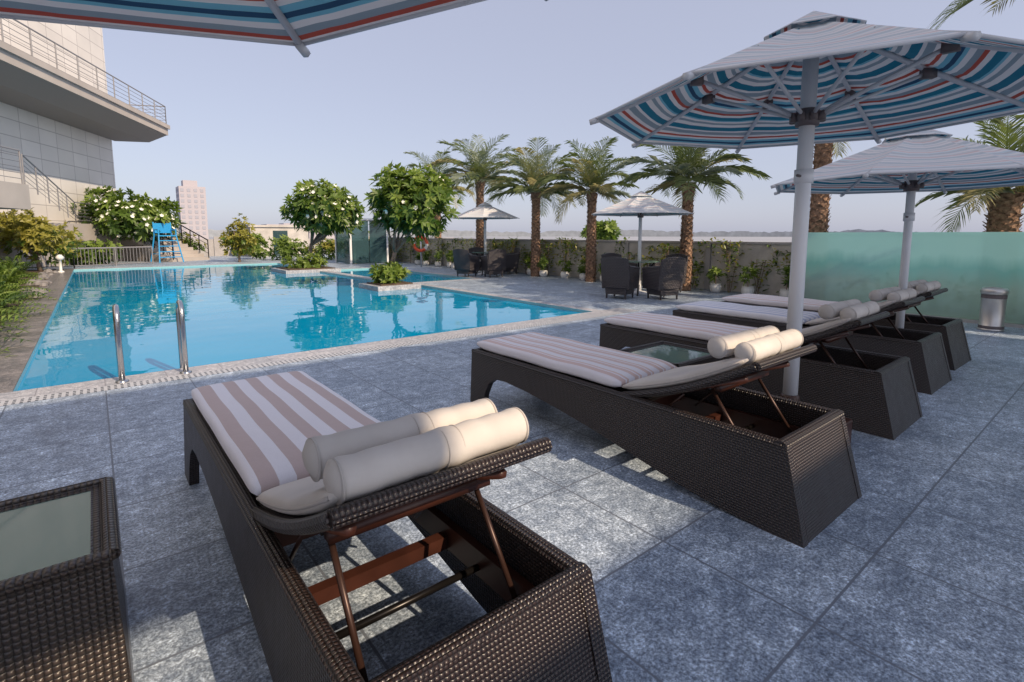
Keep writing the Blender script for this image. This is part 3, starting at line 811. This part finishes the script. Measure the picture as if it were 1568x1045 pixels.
e=empty('garden_lamp',(-.9,23.4,0)); mb=MB(); mb.lathe([(.09,0),(.09,.04),(.04,.06),(.04,.42),(.10,.44),(.12,.52),(.05,.60),(0,.61)],segs=14)
obj('lamp_body',mb.mesh('bollard',[M['white']],True),e)
mb=MB(); random.seed(9)
for k in range(34):
    x=ru(-1.3,-.95);y=ru(14,24); r=ru(.06,.15)
    mb.lathe([(0,0),(r*ru(.8,1),r*.1),(r*ru(.7,.9),r*.6),(r*.3,r*.9),(0,r*.92)],(x,y,0),7)
obj('edging_rocks',mb.mesh('rocks',[M['rock']]))

mb=MB(); mb.box((3.5,35,0),(16,35.2,1.0)); mb.box((15.8,25,0),(16,35,1.1)); mb.box((11.3,25,0),(15.8,25.2,1.1))
x=4
while x<16: mb.box((x,34.93,0),(x+.3,35,1.15)); x+=1.6
obj('terrace_parapet',mb.mesh('parapet',[M['concrete']]))
ut=empty('utility_shed',(8.6,33.0,0)); mb=MB(); mb.box((-1.6,-.8,0),(1.6,.8,1.7)); mb.box((-1.7,-.9,1.7),(1.7,.9,1.82)); mb.box((-.4,-.84,.0),(.4,-.8,1.5),1)
obj('walls_and_roof',mb.mesh('shed',[M['stucco'],M['cabinglass']]),ut)
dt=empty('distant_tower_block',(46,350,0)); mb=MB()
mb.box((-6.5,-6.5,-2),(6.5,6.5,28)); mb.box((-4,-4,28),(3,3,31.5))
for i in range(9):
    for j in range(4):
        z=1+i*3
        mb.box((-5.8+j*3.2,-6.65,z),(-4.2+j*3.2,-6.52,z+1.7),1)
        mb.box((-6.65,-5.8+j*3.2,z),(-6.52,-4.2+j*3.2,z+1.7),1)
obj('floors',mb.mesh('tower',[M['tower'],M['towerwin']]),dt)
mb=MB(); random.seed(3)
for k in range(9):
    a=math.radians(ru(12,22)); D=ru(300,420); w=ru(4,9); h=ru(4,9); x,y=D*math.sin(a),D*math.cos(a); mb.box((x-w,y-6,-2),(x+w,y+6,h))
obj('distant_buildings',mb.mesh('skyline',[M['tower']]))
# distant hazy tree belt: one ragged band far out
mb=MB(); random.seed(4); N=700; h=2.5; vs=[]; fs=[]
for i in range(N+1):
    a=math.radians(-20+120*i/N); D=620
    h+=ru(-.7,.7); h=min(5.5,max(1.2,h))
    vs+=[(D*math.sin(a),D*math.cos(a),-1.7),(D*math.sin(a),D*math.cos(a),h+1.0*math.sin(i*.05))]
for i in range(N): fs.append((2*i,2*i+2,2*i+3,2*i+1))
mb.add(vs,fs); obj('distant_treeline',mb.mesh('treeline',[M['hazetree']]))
tree('garden_tree',(23,20,-1.6),(23,20,1.25),(1.1,1.1,.8),200,7,.4,.2,seed=31,tr=.1)

# added unseen shade slab behind camera; slots shaped to drop sun strips on deck
SL=(.22,-.9755); EL=math.radians(35); HC=7.0; off=HC/math.tan(EL); ox,oy=SL[0]*off,SL[1]*off
hc=empty('added_shade_canopy'); mb=MB()
def slab(gx0,gy0,gx1,gy1): mb.box((gx0+ox,gy0+oy,HC),(gx1+ox,gy1+oy,HC+.12))
slab(-2.6,-1.8,8.9,1.08); slab(-2.6,2.36,8.9,5.1); slab(-2.6,1.081,-.35,2.359); slab(2.95,1.081,8.9,2.359); slab(-.349,1.98,.42,2.359)
obj('shade_slab',mb.mesh('slotted_shade_slab',[M['white']]),hc)
mb=MB()
for x in (.6,5,9): mb.tube([(x,-11.2,0),(x,-11.2,HC)],.16,12)
obj('shade_columns',mb.mesh('shade_slab_columns',[M['white']]),hc)

# ------------------------------------------------------------ light, world, camera
sd=Vector((SL[0]*math.cos(EL),SL[1]*math.cos(EL),math.sin(EL)))
sun=bpy.data.lights.new('sun','SUN'); sun.energy=5.0; sun.angle=math.radians(.4); sun.color=(1,.79,.56)
so=bpy.data.objects.new('sun',sun); scene.collection.objects.link(so); so.rotation_euler=sd.to_track_quat('Z','Y').to_euler(); so.location=(2,-8,12)
w=bpy.data.worlds.new('World'); scene.world=w; w.use_nodes=True; nt=w.node_tree
sk=nt.nodes.new('ShaderNodeTexSky'); sk.sky_type='NISHITA'; sk.sun_disc=False; sk.sun_elevation=EL; sk.sun_rotation=math.radians(167.3)
sk.air_density=1.0; sk.dust_density=1.2; sk.ozone_density=1.5
hs=nt.nodes.new('ShaderNodeHueSaturation'); hs.inputs['Saturation'].default_value=.7
nt.links.new(sk.outputs[0],hs.inputs['Color'])
mx=nt.nodes.new('ShaderNodeMix'); mx.data_type='RGBA'; mx.inputs[0].default_value=.66; mx.inputs[7].default_value=(3.65,3.80,4.95,1)
nt.links.new(hs.outputs[0],mx.inputs[6])
bg=nt.nodes['Background']; bg.inputs[1].default_value=.15; nt.links.new(mx.outputs[2],bg.inputs[0])
cam=bpy.data.cameras.new('camera'); co=bpy.data.objects.new('camera',cam); scene.collection.objects.link(co); scene.camera=co
co.location=(0,0,1.3); co.rotation_euler=(math.radians(90-6.5),0,math.radians(-39)); cam.sensor_width=36; cam.lens=18.14; cam.shift_y=-.047; cam.clip_end=5000; cam.clip_start=.05
scene.view_settings.view_transform='Standard'; scene.view_settings.look='None'; scene.view_settings.exposure=0
